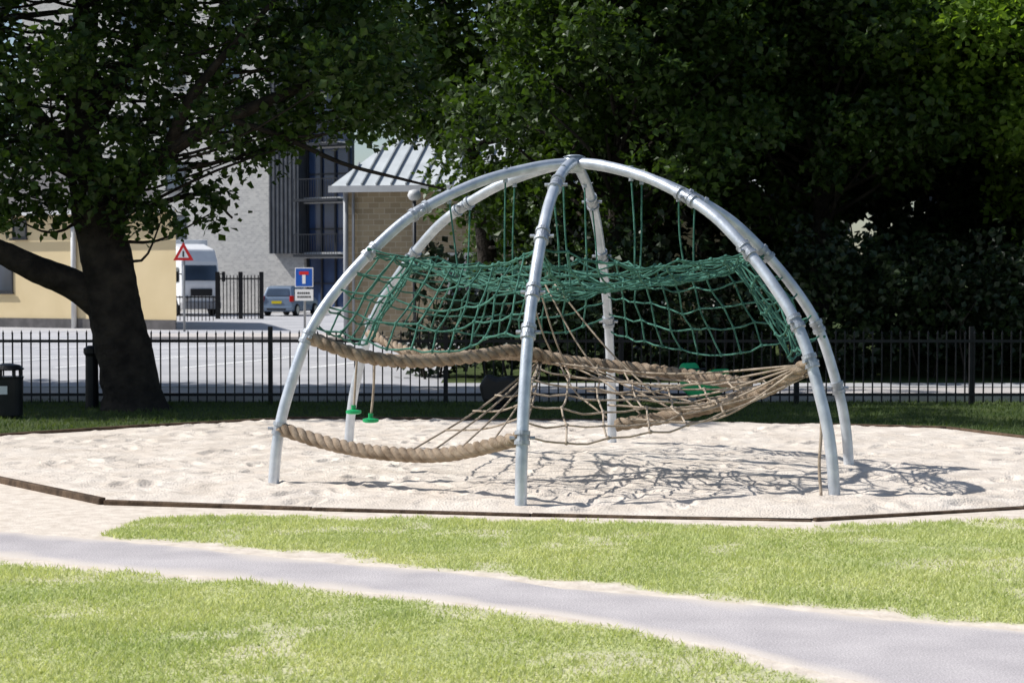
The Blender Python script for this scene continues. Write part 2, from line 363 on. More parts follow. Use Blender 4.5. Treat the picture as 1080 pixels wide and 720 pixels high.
Fh=leg(5,1.24); Fl=leg(5,.49); Al=leg(0,.54); Bh=leg(1,1.08); Eh=leg(4,1.2)
J=P(790,405,14.3)
R1=[Fh,P(385,376,14.2),P(440,381,14.4),P(500,376,14.6),P(545,370,14.8),P(600,381,14.9),P(690,391,14.8),J]
twisted(tk,R1,.058)
twisted(tk,[Eh,P(430,370,16.2),P(480,374,15.9),P(540,374,15.4),P(600,381,14.95)],.05)
twisted(tk,[Bh,P(815,408,13.5),P(760,426,13.8),P(700,440,14.0),P(650,448,14.1)],.055)
twisted(tk,[Fl,P(345,467,13.9),P(400,477,13.6),P(470,479,13.2),Al],.058)
D(tk.obj('thick_ropes',brown,smooth=True))
bn=MB()
def quadnet(TL,TR,BR,BL,nu,nv_,sag,r=.0085):
    G=np.zeros((nv_+1,nu+1,3))
    for a in range(nv_+1):
        for b_ in range(nu+1):
            v,u=a/nv_,b_/nu; p=(1-v)*((1-u)*TL+u*TR)+v*((1-u)*BL+u*BR); p[2]-=sag*4*u*(1-u)*(.3+.7*v); G[a,b_]=p
    gridnet(bn,G,r,.018)
quadnet(P(565,376,15.0),P(795,404,14.4),P(850,399,13.4),P(552,460,12.8),7,6,.17)
for k_ in range(5):
    q=P(575+k_*22,382+k_*15,14.9-k_*.25); m_=(q+Bh)/2-[0,0,.10+.03*k_]; rope(bn,[q,m_,Bh-[.05,0,.03]],.0095,8)
for k_ in range(4):
    q=P(590+k_*8,384,14.8); e_=P(640+k_*35,440-k_*4,14.0); rope(bn,[q,(q+e_)/2+rng.normal(0,.03,3),e_],.0085,6)
TLp=P(572,378,15.0); lo0=P(432,476,13.5); lo1=Al
for k_ in range(5):
    t_=k_/4; q=lo0*(1-t_)+lo1*t_; m_=(q+TLp)/2-[0,0,.05]; rope(bn,[q,m_,TLp],.0085,6)
for k_ in (0.25,.45,.62,.8):
    rope(bn,[lo0*(1-k_)+TLp*k_-[0,0,.03],(lo1*(1-k_)+TLp*k_+lo0*(1-k_)+TLp*k_)/2-[0,0,.06],lo1*(1-k_)+TLp*k_],.0085,6)
for a_,b_ in (((568,300,14.6),(600,392,14.8)),((575,300,15.0),(640,405,14.6)),((585,300,15),(700,425,14.2)),((560,310,14.6),(585,378,14.8))):
    p,q=P(*a_),P(*b_); rope(bn,[p,(p+q)/2-[0,0,.06],q],.008,6)
bb=leg(1,1.05)
rope(bn,[bb+[0,-.03,0],P(866,440,13.25),P(864,490,13.2),P(866,523,13.1)],.013,6)
rope(bn,[P(395,380,14.8),P(394,410,14.8),P(391,441,14.8)],.011,4); rope(bn,[P(377,372,15.4),P(375,400,15.4),P(373,434,15.4)],.011,4)
D(bn.obj('tan_net',thin,smooth=True))
gp=MB()
gplast=mat('green_plastic',(.01,.33,.11),.35,0,(.02,.42,.15),5,2)
for q in (P(391,443,14.8),P(373,434,15.4)):
    tube(gp,[q-[0,0,.02],q-[0,0,.012],q+[0,0,.012],q+[0,0,.02]],[.05,.07,.07,.03],20); cyl(gp,q+[0,0,.02],q+[0,0,.06],.022,12)
D(gp.obj('disc_seats',gplast))
# ------------------------------------------------------------ railings fence
black=mat('black_paint',(.012,.012,.014),.45,0,(.02,.02,.022),6,3)
mb=MB(); fz=23.6
for x in np.arange(-16,16,.128):
    j=random.uniform(-.004,.004); l_=random.uniform(-.006,.006)
    mb.box(x-.009,x+.009,fz-.009,fz+.009,.03,.98+j); mb.add([(x-.013,fz-.013,.98+j),(x+.013,fz-.013,.98+j),(x+.013,fz+.013,.98+j),(x-.013,fz+.013,.98+j),(x+l_,fz,1.035+j)],[(0,1,4),(1,2,4),(2,3,4),(3,0,4),(3,2,1,0)])
mb.box(-16,16,fz-.022,fz-.011,.12,.16); mb.box(-16,16,fz-.022,fz-.011,.86,.90)
for x in np.arange(-15.5,16,2.43): mb.box(x-.03,x+.03,fz+.012,fz+.07,0,1.08)
mb.obj('railing_fence',black)
# ------------------------------------------------------------ road & pavement
road=mat('road_asphalt',(.38,.38,.40),.9,0,(.54,.53,.54),.5,12,.3,80,lo=.3,hi=.7)
pave=mat('paving',(.46,.42,.40),.9,0,(.58,.54,.51),1.5,8,.2,60)
kerbm=mat('kerb_stone',(.40,.39,.37),.9,0,(.5,.49,.47),6,6)
white=mat('white_marking',(.85,.85,.84),.7,0,(.66,.66,.65),9,8,lo=.5,hi=.75)
fastmesh('road',[(-60,25.9,.004),(60,25.9,.004),(60,28.6,.004),(-60,28.6,.004)],[(0,1,2,3)],road)
fastmesh('road',[(-60,28.6,.004),(-1.2,28.6,.004),(-1.2,130,.004),(-60,130,.004)],[(0,1,2,3)],road)
box('pavement',-60,60,24.2,25.75,-.02,.10,pave); box('kerb',-60,60,25.75,25.9,-.02,.115,kerbm)
mk=MB()
def stripe(p0,p1,w_=.12):
    p0=np.array(p0,float);p1=np.array(p1,float);e=p1-p0;e/=np.linalg.norm(e);n_=np.array([-e[1],e[0]])*w_/2
    mk.add([(*(p0-n_),.009),(*(p1-n_),.009),(*(p1+n_),.009),(*(p0+n_),.009)],[(0,1,2,3)])
for i in range(9): stripe((-14+i*2.5,33.5),(-12.4+i*2.5,38.5),.18)
stripe((-40,38.7),(-1.6,38.7),.22); stripe((-40,27.0),(30,27.0),.10)
for i in range(10): stripe((-30+i*3,43),(-28+i*3,47),.18)
mk.obj('road_markings',white)
box('pavement',-12.0,-5.0,49.5,53,-.02,.10,pave)
# ------------------------------------------------------------ buildings
def fsx(px,Q,a):
    k=(px-540)/FPX; return (k*Q[1]-Q[0])/(math.cos(a)-k*math.sin(a))
glass=mat('window_glass',(.03,.045,.07),.08,0,(.06,.09,.14),.6,3,spec=.8)
blueglass=mat('blue_glass',(.025,.045,.11),.15,0,(.05,.09,.20),.5,3,spec=.6)
frame_w=mat('white_frame',(.7,.7,.7),.5,0,(.6,.6,.6),3,6); frame_d=mat('dark_frame',(.03,.033,.04),.5)
def window(par,x0,x1,z0,z1,y=0,fm=frame_w,mull=1,nm='window'):
    b=MB(); t_=.07
    b.box(x0,x1,y-.05,y-.003,z0,z0+t_); b.box(x0,x1,y-.05,y-.003,z1-t_,z1); b.box(x0,x0+t_,y-.048,y-.003,z0+t_,z1-t_); b.box(x1-t_,x1,y-.048,y-.003,z0+t_,z1-t_)
    for k in range(mull):
        xm=x0+(x1-x0)*(k+1)/(mull+1); b.box(xm-.03,xm+.03,y-.046,y-.003,z0+t_,z1-t_)
    b.box(x0-.08,x1+.08,y-.12,y-.052,z0-.06,z0-.002)
    b.obj(nm+'_frame',fm,par); box(nm+'_pane',x0+t_,x1-t_,y-.02,y-.004,z0+t_,z1-t_,glass,par)
a=math.radians(-28)
def sidedir(k,L):
    wd=np.array([k,1.0]); wd/=np.linalg.norm(wd); return (wd@np.array([math.cos(a),math.sin(a)])*L, wd@np.array([-math.sin(a),math.cos(a)])*L)
Q=np.array([(186-540)/FPX*60,60.0]); cb=empty('cream_building',(*Q,0),a)
cream=mat('cream_render',(.66,.52,.30),.9,0,(.78,.63,.39),.6,12,.1,30,lo=.25,hi=.75)
dx,dy=sidedir(-.26,11)
plan('walls',[(-24,0),(0,0),(dx,dy),(-24,dy)],0,4.25,cream,cb)
roofd=mat('roof_dark',(.09,.085,.085),.8,0,(.14,.13,.13),3,6)
b=MB(); b.add([(-24.4,-.4,4.26),(.3,-.4,4.26),(dx,dy+.3,4.26),(-24.4,dy+.3,4.26),(-24.4,4.5,6.4),(-6.5,4.5,6.4)],[(0,1,5,4),(2,3,4,5),(1,2,5),(3,0,4),(0,3,2,1)]); b.obj('roof',roofd,cb)
box('gutter',-24.4,.3,-.5,-.41,4.12,4.25,frame_w,cb)
b=MB(); s=fsx(80,Q,a); cyl(b,(s,-.1,0),(s,-.1,4.1),.10,10); b.obj('drainpipe',frame_w,cb,smooth=True)
box('plinth',-24,-.0,-.05,-.003,0,.35,roofd,cb)
s=fsx(8,Q,a); window(cb,s-.6,s+.3,1.3,2.6,0,frame_d,0)
window(cb,-15,-13.5,1.2,2.8,0,frame_w,1,'window_b')
s=fsx(22,Q,a); window(cb,s-.35,s+.35,3.3,4.0,0,frame_d,0,'window_c')
Q=np.array([(290-540)/FPX*92,92.0]); ab=empty('apartment_block',(*Q,0),a)
def brickmat(name,c1,c2,mc,sc_=4.4):
    m=bpy.data.materials.new(name); m.use_nodes=True; nt=m.node_tree; b=nt.nodes['Principled BSDF']; b.inputs['Roughness'].default_value=.9
    tc=nt.nodes.new('ShaderNodeTexCoord'); mp=nt.nodes.new('ShaderNodeMapping'); mp.inputs['Rotation'].default_value=(math.pi/2,0,0)
    br=nt.nodes.new('ShaderNodeTexBrick'); br.inputs['Scale'].default_value=sc_; br.inputs['Color1'].default_value=(*c1,1); br.inputs['Color2'].default_value=(*c2,1); br.inputs['Mortar'].default_value=(*mc,1); br.inputs['Mortar Size'].default_value=.015
    nt.links.new(tc.outputs['Object'],mp.inputs[0]); nt.links.new(mp.outputs[0],br.inputs[0]); nt.links.new(br.outputs[0],b.inputs['Base Color']); return m
palebrick=brickmat('pale_brick',(.54,.525,.50),(.41,.40,.39),(.57,.56,.54),2.2)
stone=brickmat('tan_stone',(.40,.32,.21),(.30,.235,.15),(.46,.40,.31),1.6)
clad=mat('dark_cladding',(.06,.066,.078),.6,0,(.09,.098,.115),2,3)
box('walls',-18,0,0,5,0,20,palebrick,ab)
s1=fsx(321,Q,a); s2=fsx(368,Q,a); dx,dy=sidedir(-.12,5)
box('stair_tower',.003,s1,-.5,4.9,3.2,21,clad,ab); box('stair_tower_base',.003,s1,0,4.9,0,3.2,palebrick,ab)
b=MB()
for i in range(7): b.box(.1+i*.27,.14+i*.27,-.54,-.502,3.2,21)
b.obj('cladding_ribs',frame_d,ab)
plan('glazed_core',[(s1+.003,.3),(s2,.3),(s2+dx,.3+dy),(s1+.003,.3+dy)],0,19,blueglass,ab)
b=MB()
for z in (0.2,3.1,6.0,8.9,11.8,14.7,17.6): b.box(s1+.01,s2,-.02,.29,z-.16,z+.16)
b.obj('floor_bands',frame_w,ab)
b=MB()
for i in range(4):
    x=s1+.1+i*(s2-s1-.2)/3; b.box(x-.05,x+.05,.18,.292,0,19)
for z in (1.6,4.5,7.4,10.3): b.box(s1+.1,s2-.1,.2,.291,z-.03,z+.03)
b.obj('mullions',frame_d,ab)
b=MB()
for z in (3.1,6.0,8.9,11.8):
    b.box(s1+.01,s2,-1.05,-.06,z-.1,z+.04); b.box(s1+.05,s2,-1.04,-1.0,z+1.05,z+1.1)
    for x in np.arange(s1+.06,s2,.16): b.box(x-.012,x+.012,-1.035,-1.01,z+.04,z+1.05)
b.obj('balconies',frame_d,ab)
for z in (1.0,3.9,6.8,9.7,12.6,15.5):
    for sx in (-7.4,-10.6,-14.4): window(ab,sx,sx+1.4,z,z+1.5,0,frame_d,1)
    if z>7: window(ab,-3.6,-2.2,z,z+1.5,0,frame_d,1)
a2=math.radians(-10); Q=np.array([(366-540)/FPX*48,48.0]); sb=empty('stone_building',(*Q,0),a2)
box('walls',0,11,0,7,0,4.3,stone,sb)
metal=mat('metal_roof',(.50,.53,.54),.55,.1,(.62,.65,.66),1.5,5,spec=.4); seamm=mat('roof_seam',(.30,.32,.33),.5,.1,(.38,.4,.41),2,3)
E=[(-.35,-.4,4.36),(11.4,-.4,4.36),(11.4,7.4,4.36),(-.35,7.4,4.36),(1.0,3.5,6.35),(10.2,3.5,6.35)]
b=MB(); b.add(E,[(0,1,5,4),(1,2,5),(2,3,4,5),(3,0,4),(0,3,2,1)]); b.obj('roof',metal,sb)
b=MB(); sl_=np.array([0,3.9,1.99])
for i in range(28):
    x=-.3+i*.42; t1=1.0
    if x<1.0: t1=(x+.35)/1.35
    if x>10.2: t1=(11.4-x)/1.2
    if t1<.05: continue
    p=np.array([x,-.4,4.375]); q=p+sl_*t1; b.add([p+[-.02,0,0],p+[.02,0,0],q+[.02,0,0],q+[-.02,0,0],p+[-.02,-.02,.05],p+[.02,-.02,.05],q+[.02,-.02,.05],q+[-.02,-.02,.05]],[(4,5,6,7),(0,1,5,4),(1,2,6,5),(2,3,7,6),(3,0,4,7)])
b.obj('roof_seams',seamm,sb)
box('fascia',-.4,11.45,-.47,-.405,4.18,4.36,frame_w,sb); box('soffit',-.38,11.42,-.40,-.003,4.305,4.35,frame_w,sb)
b=MB(); cyl(b,(.0,-.1,0),(.0,-.1,4.2),.07,10); cyl(b,(.22,-.1,0),(.22,-.1,4.2),.04,10); b.obj('downpipes',mat('grey_pipe',(.35,.36,.38),.5),sb,smooth=True)
for sx in (2.9,5.4,8.0): window(sb,sx,sx+1.0,1.1,2.5,0,frame_w,1)
b=MB(); p=P(437,206,46.0); tube(b,[p+[0,0,-.14],p+[0,0,-.1],p,p+[0,0,.12],p+[0,0,.15]],[.08,.15,.19,.14,.04],14)
ld=empty('globe_lamp',tuple(p)); o=b.obj('globe',frame_w,ld,smooth=True); o.matrix_parent_inverse=Matrix.Translation(-Vector(p))
b=MB(); cyl(b,(p[0],p[1],0),(p[0],p[1],p[2]-.14),.05,10); o=b.obj('pole',frame_d,ld,smooth=True); o.matrix_parent_inverse=Matrix.Translation(-Vector(p))
# ------------------------------------------------------------ signs
red=mat('sign_red',(.6,.02,.02),.4); blue=mat('sign_blue',(.01,.09,.42),.4); wht=mat('sign_white',(.8,.8,.8),.4); blk=mat('sign_black',(.02,.02,.02),.5); greyp=mat('post_grey',(.3,.31,.32),.5,.3)
def ngon(name,pts,y0,y1,m,par):
    n_=len(pts); V=[(x,y0,z) for x,z in pts]+[(x,y1,z) for x,z in pts]
    F=[tuple(range(n_)),tuple(range(2*n_-1,n_-1,-1))]+[((i+1)%n_,i,i+n_,(i+1)%n_+n_) for i in range(n_)]
    b=MB(); b.add(V,F); return b.obj(name,m,par)
sp=P(321,353,54); si=empty('no_through_road_sign',(sp[0],54,0),math.radians(-16))
b=MB(); cyl(b,(0,0.04,0),(0,.04,2.15),.038,12); b.obj('post',greyp,si,smooth=True)
zc=CH+(297-292.5)*54/FPX; hw=.31
box('plate_border',-hw,hw,-.01,0,zc-.31,zc+.31,wht,si); box('plate_blue',-hw+.03,hw-.03,-.015,-.011,zc-.28,zc+.28,blue,si)
box('stem',-.055,.055,-.02,-.016,zc-.2,zc+.08,wht,si); box('bar',-.16,.16,-.0205,-.016,zc+.083,zc+.19,red,si)
z2=CH+(297-311)*54/FPX; box('text_plate',-.31,.31,-.01,0,z2-.18,z2+.18,wht,si)
b=MB()
for r_ in range(2):
    x=-.23
    while x<.2:
        ww=random.uniform(.03,.06); b.box(x,x+ww,-.014,-.011,z2+.03-.12*r_,z2+.09-.12*r_); x+=ww+.02
b.obj('lettering',blk,si)
sp=P(194,345,58); si=empty('warning_triangle_sign',(sp[0],58,0),math.radians(-10))
b=MB(); cyl(b,(0,.04,0),(0,.04,3.0),.04,12); b.obj('post',greyp,si,smooth=True)
zc=CH+(297-267)*58/FPX
def tri(r_): return [(r_*math.sin(t_),zc-.04+r_*math.cos(t_)) for t_ in (0,-2.0944,2.0944)]
ngon('red_triangle',tri(.42),-.012,0,red,si); ngon('white_triangle',tri(.23),-.017,-.0125,wht,si)
box('symbol',-.03,.03,-.021,-.0175,zc-.13,zc+.07,blk,si)
# ------------------------------------------------------------ vehicles
def prism(name,prof_,x0,x1,m,par,bevel=.05,inset=None):
    n_=len(prof_); V=[(x0,y,z) for y,z in prof_]+[(x1,y,z) for y,z in prof_]
    if inset:
        V=[]
        for sx,x in ((1,x0),(-1,x1)):
            for (y,z),ii in zip(prof_,inset): V.append((x+sx*ii,y,z))
    F=[tuple(range(n_)),tuple(range(2*n_-1,n_-1,-1))]+[((i+1)%n_,i,i+n_,(i+1)%n_+n_) for i in range(n_)]
    b=MB(); b.add(V,F); return b.obj(name,m,par,bevel=bevel)
tyre=mat('tyre',(.015,.015,.015),.8); carp=mat('car_paint_blue',(.17,.23,.32),.25,.25,(.19,.25,.34),2,2,spec=.6); lred=mat('tail_light',(.5,.01,.01),.2); yel=mat('number_plate',(.7,.55,.02),.4); chrome=mat('alloy',(.5,.5,.5),.3,.8)
def wheels(par,w_,ys,r_):
    b=MB(); c_=MB()
    for s in (-1,1):
        for y in ys:
            tube(b,[(s*(w_-.2),y,r_),(s*(w_-.18),y,r_),(s*(w_-.02),y,r_),(s*w_,y,r_)],[r_*.9,r_,r_,r_*.9],24); cyl(c_,(s*(w_-.01),y,r_),(s*(w_+.015),y,r_),r_*.62,16)
    b.obj('tyres',tyre,par); c_.obj('rims',chrome,par)
cx=(292-540)/FPX*84; car=empty('parked_car',(cx,84,0),math.radians(-14))
prism('body',[(0,.3),(-.02,.55),(.05,.95),(.25,1.0),(3.0,.95),(3.7,.8),(3.85,.5),(3.8,.25),(.1,.22)],-.86,.86,carp,car,.09,[.06,0,.03,.06,.05,.12,.12,.1,.08])
prism('cabin',[(.08,.94),(.32,1.42),(.6,1.5),(1.9,1.48),(2.9,.93)],-.82,.82,carp,car,.06,[.03,.17,.2,.2,.06])
b=MB(); b.add([(-.62,.085,1.02),(.62,.085,1.02),(.53,.255,1.36),(-.53,.255,1.36)],[(0,1,2,3)]); b.obj('rear_window',glass,car)
for s in (-1,1):
    b=MB(); b.add([(s*.815,.45,1.0),(s*.815,2.6,1.0),(s*.68,1.85,1.4),(s*.68,.65,1.4)],[(0,1,2,3)] if s>0 else [(3,2,1,0)]); b.obj('side_window',glass,car)
    box('tail_light',s*.76-.09,s*.76+.09,-.04,.2,.72,1.0,lred,car,.02)
box('plate',-.26,.26,-.05,-.02,.62,.75,yel,car); box('bumper',-.84,.84,-.07,.1,.28,.5,carp,car,.05); box('bumper_trim',-.5,.5,-.08,-.071,.3,.38,blk,car)
wheels(car,.84,(.65,3.15),.31)
tx=(212-540)/FPX*84; tr=empty('white_lorry',(tx,84,0),math.radians(30))
whp=mat('lorry_white',(.84,.85,.86),.3,0,(.78,.79,.81),3,3,spec=.5)
prism('cab',[(0,.5),(-.05,1.6),(.14,2.7),(.45,3.3),(1.9,3.6),(1.9,.6)],-1.0,1.0,whp,tr,.09,[0,0,.05,.1,.1,0])
b=MB(); b.add([(-.88,-.055,1.75),(.88,-.055,1.75),(.84,.085,2.5),(-.84,.085,2.5)],[(0,1,2,3)]); b.obj('windscreen',glass,tr)
for s in (-1,1):
    b=MB(); b.add([(s*1.01,.35,1.7),(s*1.01,1.2,1.65),(s*.975,1.2,2.4),(s*.985,.45,2.4)],[(0,1,2,3)]); b.obj('side_window',glass,tr)
box('cargo_box',-1.1,1.1,2.05,8.5,.95,3.8,whp,tr,.04); box('chassis',-.8,.8,.5,8.3,.45,.9,blk,tr)
box('grille',-.55,.55,-.13,-.06,1.0,1.35,blk,tr,.02); box('bumper',-1.0,1.0,-.16,.3,.35,.72,mat('bumper_grey',(.3,.3,.31),.6),tr,.05)
for s in (-1,1):
    box('headlight',s*.8-.17,s*.8+.17,-.18,-.04,.74,.98,chrome,tr,.03); box('mirror',s*1.2-.08,s*1.2+.08,.0,.12,1.7,2.2,blk,tr,.03); box('mirror_arm',s*1.06-.1,s*1.06+.1,.05,.09,2.05,2.1,blk,tr)
wheels(tr,1.03,(1.0,6.8),.48)
mb=MB(); g0=P(232,335,78); g1=P(276,335,78)
for x in np.arange(g0[0],g1[0],.16): mb.box(x-.02,x+.02,77.98,78.02,0,2.0)
mb.box(g0[0],g1[0],77.95,77.975,.2,.27); mb.box(g0[0],g1[0],77.95,77.975,1.8,1.87)
for x in (g0[0]-.1,(g0[0]+g1[0])/2,g1[0]): mb.box(x-.09,x+.09,77.9,78.06,0,2.15)
mb.obj('metal_gate',black)
mb=MB(); g0=P(186,340,74)[0]; g1=P(228,340,74)[0]
for x in np.arange(g0,g1,.16): mb.box(x-.016,x+.016,73.98,74.02,0,1.1)
mb.box(g0,g1,73.95,73.975,1.0,1.06); mb.obj('yard_fence',black)
# ------------------------------------------------------------ bins & play bits
def litter_bin(nm,px,y,h,r_):
    p=P(px,400,y); e=empty(nm,(p[0],y,0)); b=MB()
    tube(b,[(0,0,0),(0,0,.04),(0,0,h*.72),(0,0,h*.76)],[r_*.85,r_*.95,r_,r_*1.05],24); b.obj('barrel',black,e,smooth=False)
    b=MB()
    for k in range(4):
        a_=k*math.pi/2+.78; x,y_=math.cos(a_)*r_*.9,math.sin(a_)*r_*.9; cyl(b,(x,y_,h*.75),(x,y_,h*.9),.018,6)
    tube(b,[(0,0,h*.88),(0,0,h*.90),(0,0,h*.97),(0,0,h)],[r_*1.0,r_*1.07,r_*.8,r_*.3],24); b.obj('hood',black,e)
    box('label',-.05,.05,-r_*1.03-.004,-r_*.9,h*.45,h*.6,wht,e)
litter_bin('litter_bin',8,21.3,.68,.19)
p=P(97,400,23.0); e=empty('bollard',(p[0],23.0,0)); b=MB(); tube(b,[(0,0,0),(0,0,.7),(0,0,.74),(0,0,.8),(0,0,.84)],[.09,.085,.11,.11,.05],16); b.obj('post',black,e)
p=P(527,400,22.0); e=empty('spring_seat',(p[0],22.0,0)); b=MB()
prism('seat_body',[(-.20,.14),(-.26,.34),(-.16,.50),(.02,.46),(.16,.52),(.26,.36),(.20,.14)],-.12,.12,blk,e,.05); e.rotation_euler=(0,0,math.radians(80))
sp_=np.array([(.08*math.cos(t_),.08*math.sin(t_),.005+t_*.0055) for t_ in np.linspace(0,26,100)]); tube(b,sp_,.017,6); b.obj('spring',black,e,smooth=True)
p=P(742,400,21.6); e=empty('spring_rider',(p[0],21.6,0)); b=MB()
sp_=np.array([(.08*math.cos(t_),.08*math.sin(t_),.01+t_*.009) for t_ in np.linspace(0,26,100)]); tube(b,sp_,.018,6); b.obj('spring',black,e,smooth=True)
prism('body',[(-.12,.24),(-.30,.34),(-.36,.62),(-.2,.58),(.05,.52),(.18,.56),(.28,.68),(.36,.58),(.30,.32),(.12,.24)],-.14,.14,gplast,e,.04)
e.rotation_euler=(0,0,math.radians(35))
b=MB(); cyl(b,(-.2,.2,.58),(.2,.2,.58),.015,8); b.obj('handle',black,e)
# ------------------------------------------------------------ trees
bark=mat('bark',(.014,.011,.009),.95,0,(.042,.034,.026),5,8,1.0,14,bdist=.05)
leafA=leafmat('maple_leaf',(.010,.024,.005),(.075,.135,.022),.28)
leafB=leafmat('sunlit_leaf',(.06,.12,.014),(.20,.30,.045),.45)  # sunlight on the right-hand tree put into brighter leaf colours
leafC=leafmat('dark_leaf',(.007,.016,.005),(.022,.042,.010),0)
def leaves(clumps,per,size,flat=.75,gap=6):
    out=[]
    for (c,r_) in clumps:
        n_=int(per*(r_/.8)**2); nt_=max(4,n_//gap)
        d=rng.normal(size=(nt_,3)); d/=np.linalg.norm(d,axis=1)[:,None]; tw=d*r_*(rng.random((nt_,1))**.45)*np.array([1,1,flat])
        ii=rng.integers(0,nt_,n_); out.append(np.asarray(c)+tw[ii]+rng.normal(0,.10,(n_,3)))
    C=np.concatenate(out); n_=len(C)
    nrm=rng.normal(size=(n_,3))*.75+np.array([0,0,.75]); nrm/=np.linalg.norm(nrm,axis=1)[:,None]
    t_=rng.normal(size=(n_,3)); A=np.cross(nrm,t_); A/=np.linalg.norm(A,axis=1)[:,None]; B_=np.cross(nrm,A)
    S=(size*rng.uniform(.6,1.25,n_))[:,None]
    V=np.stack([C+A*S*.55,C+B_*S*.42+nrm*S*.12+A*S*.05,C-A*S*.5,C-B_*S*.42+nrm*S*.12+A*S*.05],1).reshape(-1,3)
    return V,np.arange(4*n_).reshape(-1,4)
def limb(b,pts,r0,r1,seg=10,n=6,wob=.06):
    C=smooth_path(pts,n); s=np.linspace(0,1,len(C)); tube(b,C,r0*(1-s)+r1*s,seg,wob=wob)
lt=empty('added_shade_tree',(0,0,0)); b=MB(); zt=22.7
tp=[P(142,437,zt),P(140,418,zt),P(132,375,zt),P(120,320,zt),P(112,270,zt),P(96,210,22.9),P(86,120,23.2),P(92,10,23.5),P(110,-140,23.8),P(120,-300,24)]
C=smooth_path(tp,6); s=np.linspace(0,1,len(C)); rad=np.interp(s,[0,.05,.13,.3,.45,.6,.8,1],[.60,.46,.38,.35,.33,.24,.15,.05]); tube(b,C,rad,18,wob=.07)
limb(b,[P(118,330,zt),P(80,302,22.6),P(40,285,22.4),P(0,266,22.3),P(-60,240,22.2),P(-150,180,22)],.23,.10,12)
limb(b,[P(108,262,22.7),P(135,205,22.6),P(175,160,22.5),P(240,125,22.5),P(310,95,22.6),P(380,60,22.8)],.17,.04,10)
limb(b,[P(175,160,22.5),P(200,105,22.2),P(235,60,22),P(290,0,21.9)],.09,.03,8)
limb(b,[P(240,125,22.5),P(300,145,22.4),P(360,172,22.3),P(420,188,22.3),P(470,200,22.3)],.045,.012,8)
limb(b,[P(300,145,22.4),P(350,140,22.3),P(395,120,22.4)],.022,.01,6)
limb(b,[P(98,215,22.9),P(60,150,22.6),P(20,100,22.3),P(-40,40,22.2)],.15,.05,10)
limb(b,[P(90,140,23.1),P(140,60,23.6),P(200,-40,24),P(260,-150,24.2)],.15,.05,10)
limb(b,[P(96,215,22.8),P(160,215,23.2),P(215,205,23.4),P(245,230,23.3)],.06,.015,8)
cl_=[]
lowx=[-300,-50,0,50,100,130,180,205,230,260,300,340,380,420,450,480]; lowy=[235,240,245,240,222,256,252,222,250,206,178,160,148,110,60,-100]
def addclump(px,py,z,r_): cl_.append((P(px,py,z),r_))
for px,py,z,r_ in [(20,205,22,.5),(60,215,22.4,.45),(140,222,22.2,.42),(172,228,22.4,.36),(228,222,23,.32),(215,190,23,.4),(5,225,22,.4),(100,190,21.8,.5),(45,170,21.7,.6),(150,180,22.0,.5),(270,160,22.6,.45),(300,140,22.4,.4),(355,110,22.4,.5),(392,90,22.4,.5),(320,130,22.6,.4),(375,132,22.3,.38),(405,115,22.6,.42),(432,95,23,.42),(425,55,23,.5),(385,55,23.4,.5),
   (120,20,22.2,.6),(150,75,21.9,.6),(190,30,22.6,.62),(225,85,22.9,.5),(180,115,23.2,.5),(265,35,22.1,.6),(300,75,23.1,.5),(330,25,22.6,.6),(255,120,23.6,.42),(130,130,22.0,.55),(235,-15,22.8,.65),(165,-20,22.0,.6),(375,5,22.6,.6),(70,60,22.0,.55),(20,90,22.4,.65)]: addclump(px,py,z,r_)
tries=0
while len(cl_)<165 and tries<12000:
    tries+=1
    r_=random.uniform(.42,.85); px=random.uniform(-230,470); py=random.uniform(-380,240); z=random.uniform(21.0,26.0)
    rp=r_*FPX/z
    if py>np.interp(px,lowx,lowy)-rp*.72: continue
    if px>460-rp-max(0,(-py))*0.35: continue
    c=P(px,py,z)
    if c[2]>9.5: continue
    if any(np.linalg.norm(c-q)<(r_+rq)*.46 for q,rq in cl_): continue
    cl_.append((c,r_))
for q,r_ in cl_:
    j=np.argmin(np.linalg.norm(C[18:]-q,axis=1))+18; st=C[j]
    if np.linalg.norm(st-q)>.3: limb(b,[st,(st+q)/2+rng.normal(0,.18,3)-[0,0,.1],q],.03,.008,5,4,0)
b.obj('trunk_and_limbs',bark,lt,smooth=True)
V,F=leaves(cl_,590,.125,.8); fastmesh('foliage',V,F,leafA,lt)
rt=empty('lime_tree',(0,0,0)); b=MB(); tC=smooth_path([P(520,385,37),P(516,300,37),P(505,200,37),P(480,80,37),P(460,-80,37),P(450,-200,37)],5); s=np.linspace(0,1,len(tC)); 
tC[0][2]=0; tube(b,tC,.28*(1-s)+.04*s,12,wob=.06); cl_=[(P(px,py,z),r_) for px,py,z,r_ in [(388,118,36,.7),(415,128,36.5,.65),(370,95,36,.7),(440,120,36,.7),(400,85,37,.8)]]; tries=0
while len(cl_)<108 and tries<9000:
    tries+=1; r_=random.uniform(.55,1.0); px=random.uniform(350,600); py=random.uniform(-260,330); z=random.uniform(34,39.5); rp=r_*FPX/z
    if py>np.interp(px,[350,380,400,440,475,492,520,600],[120,145,150,155,195,240,330,380])-rp*.62: continue
    if px<345+rp*.8: continue
    c=P(px,py,z)
    if any(np.linalg.norm(c-q)<(r_+rq)*.36 for q,rq in cl_): continue
    cl_.append((c,r_))
for q,r_ in cl_:
    j=np.argmin(np.linalg.norm(tC[5:]-q,axis=1))+5; limb(b,[tC[j],(tC[j]+q)/2,q],.04,.01,5,4,0)
b.obj('trunk_and_limbs',bark,rt,smooth=True); V,F=leaves(cl_,430,.16,.85); fastmesh('foliage',V,F,leafA,rt)
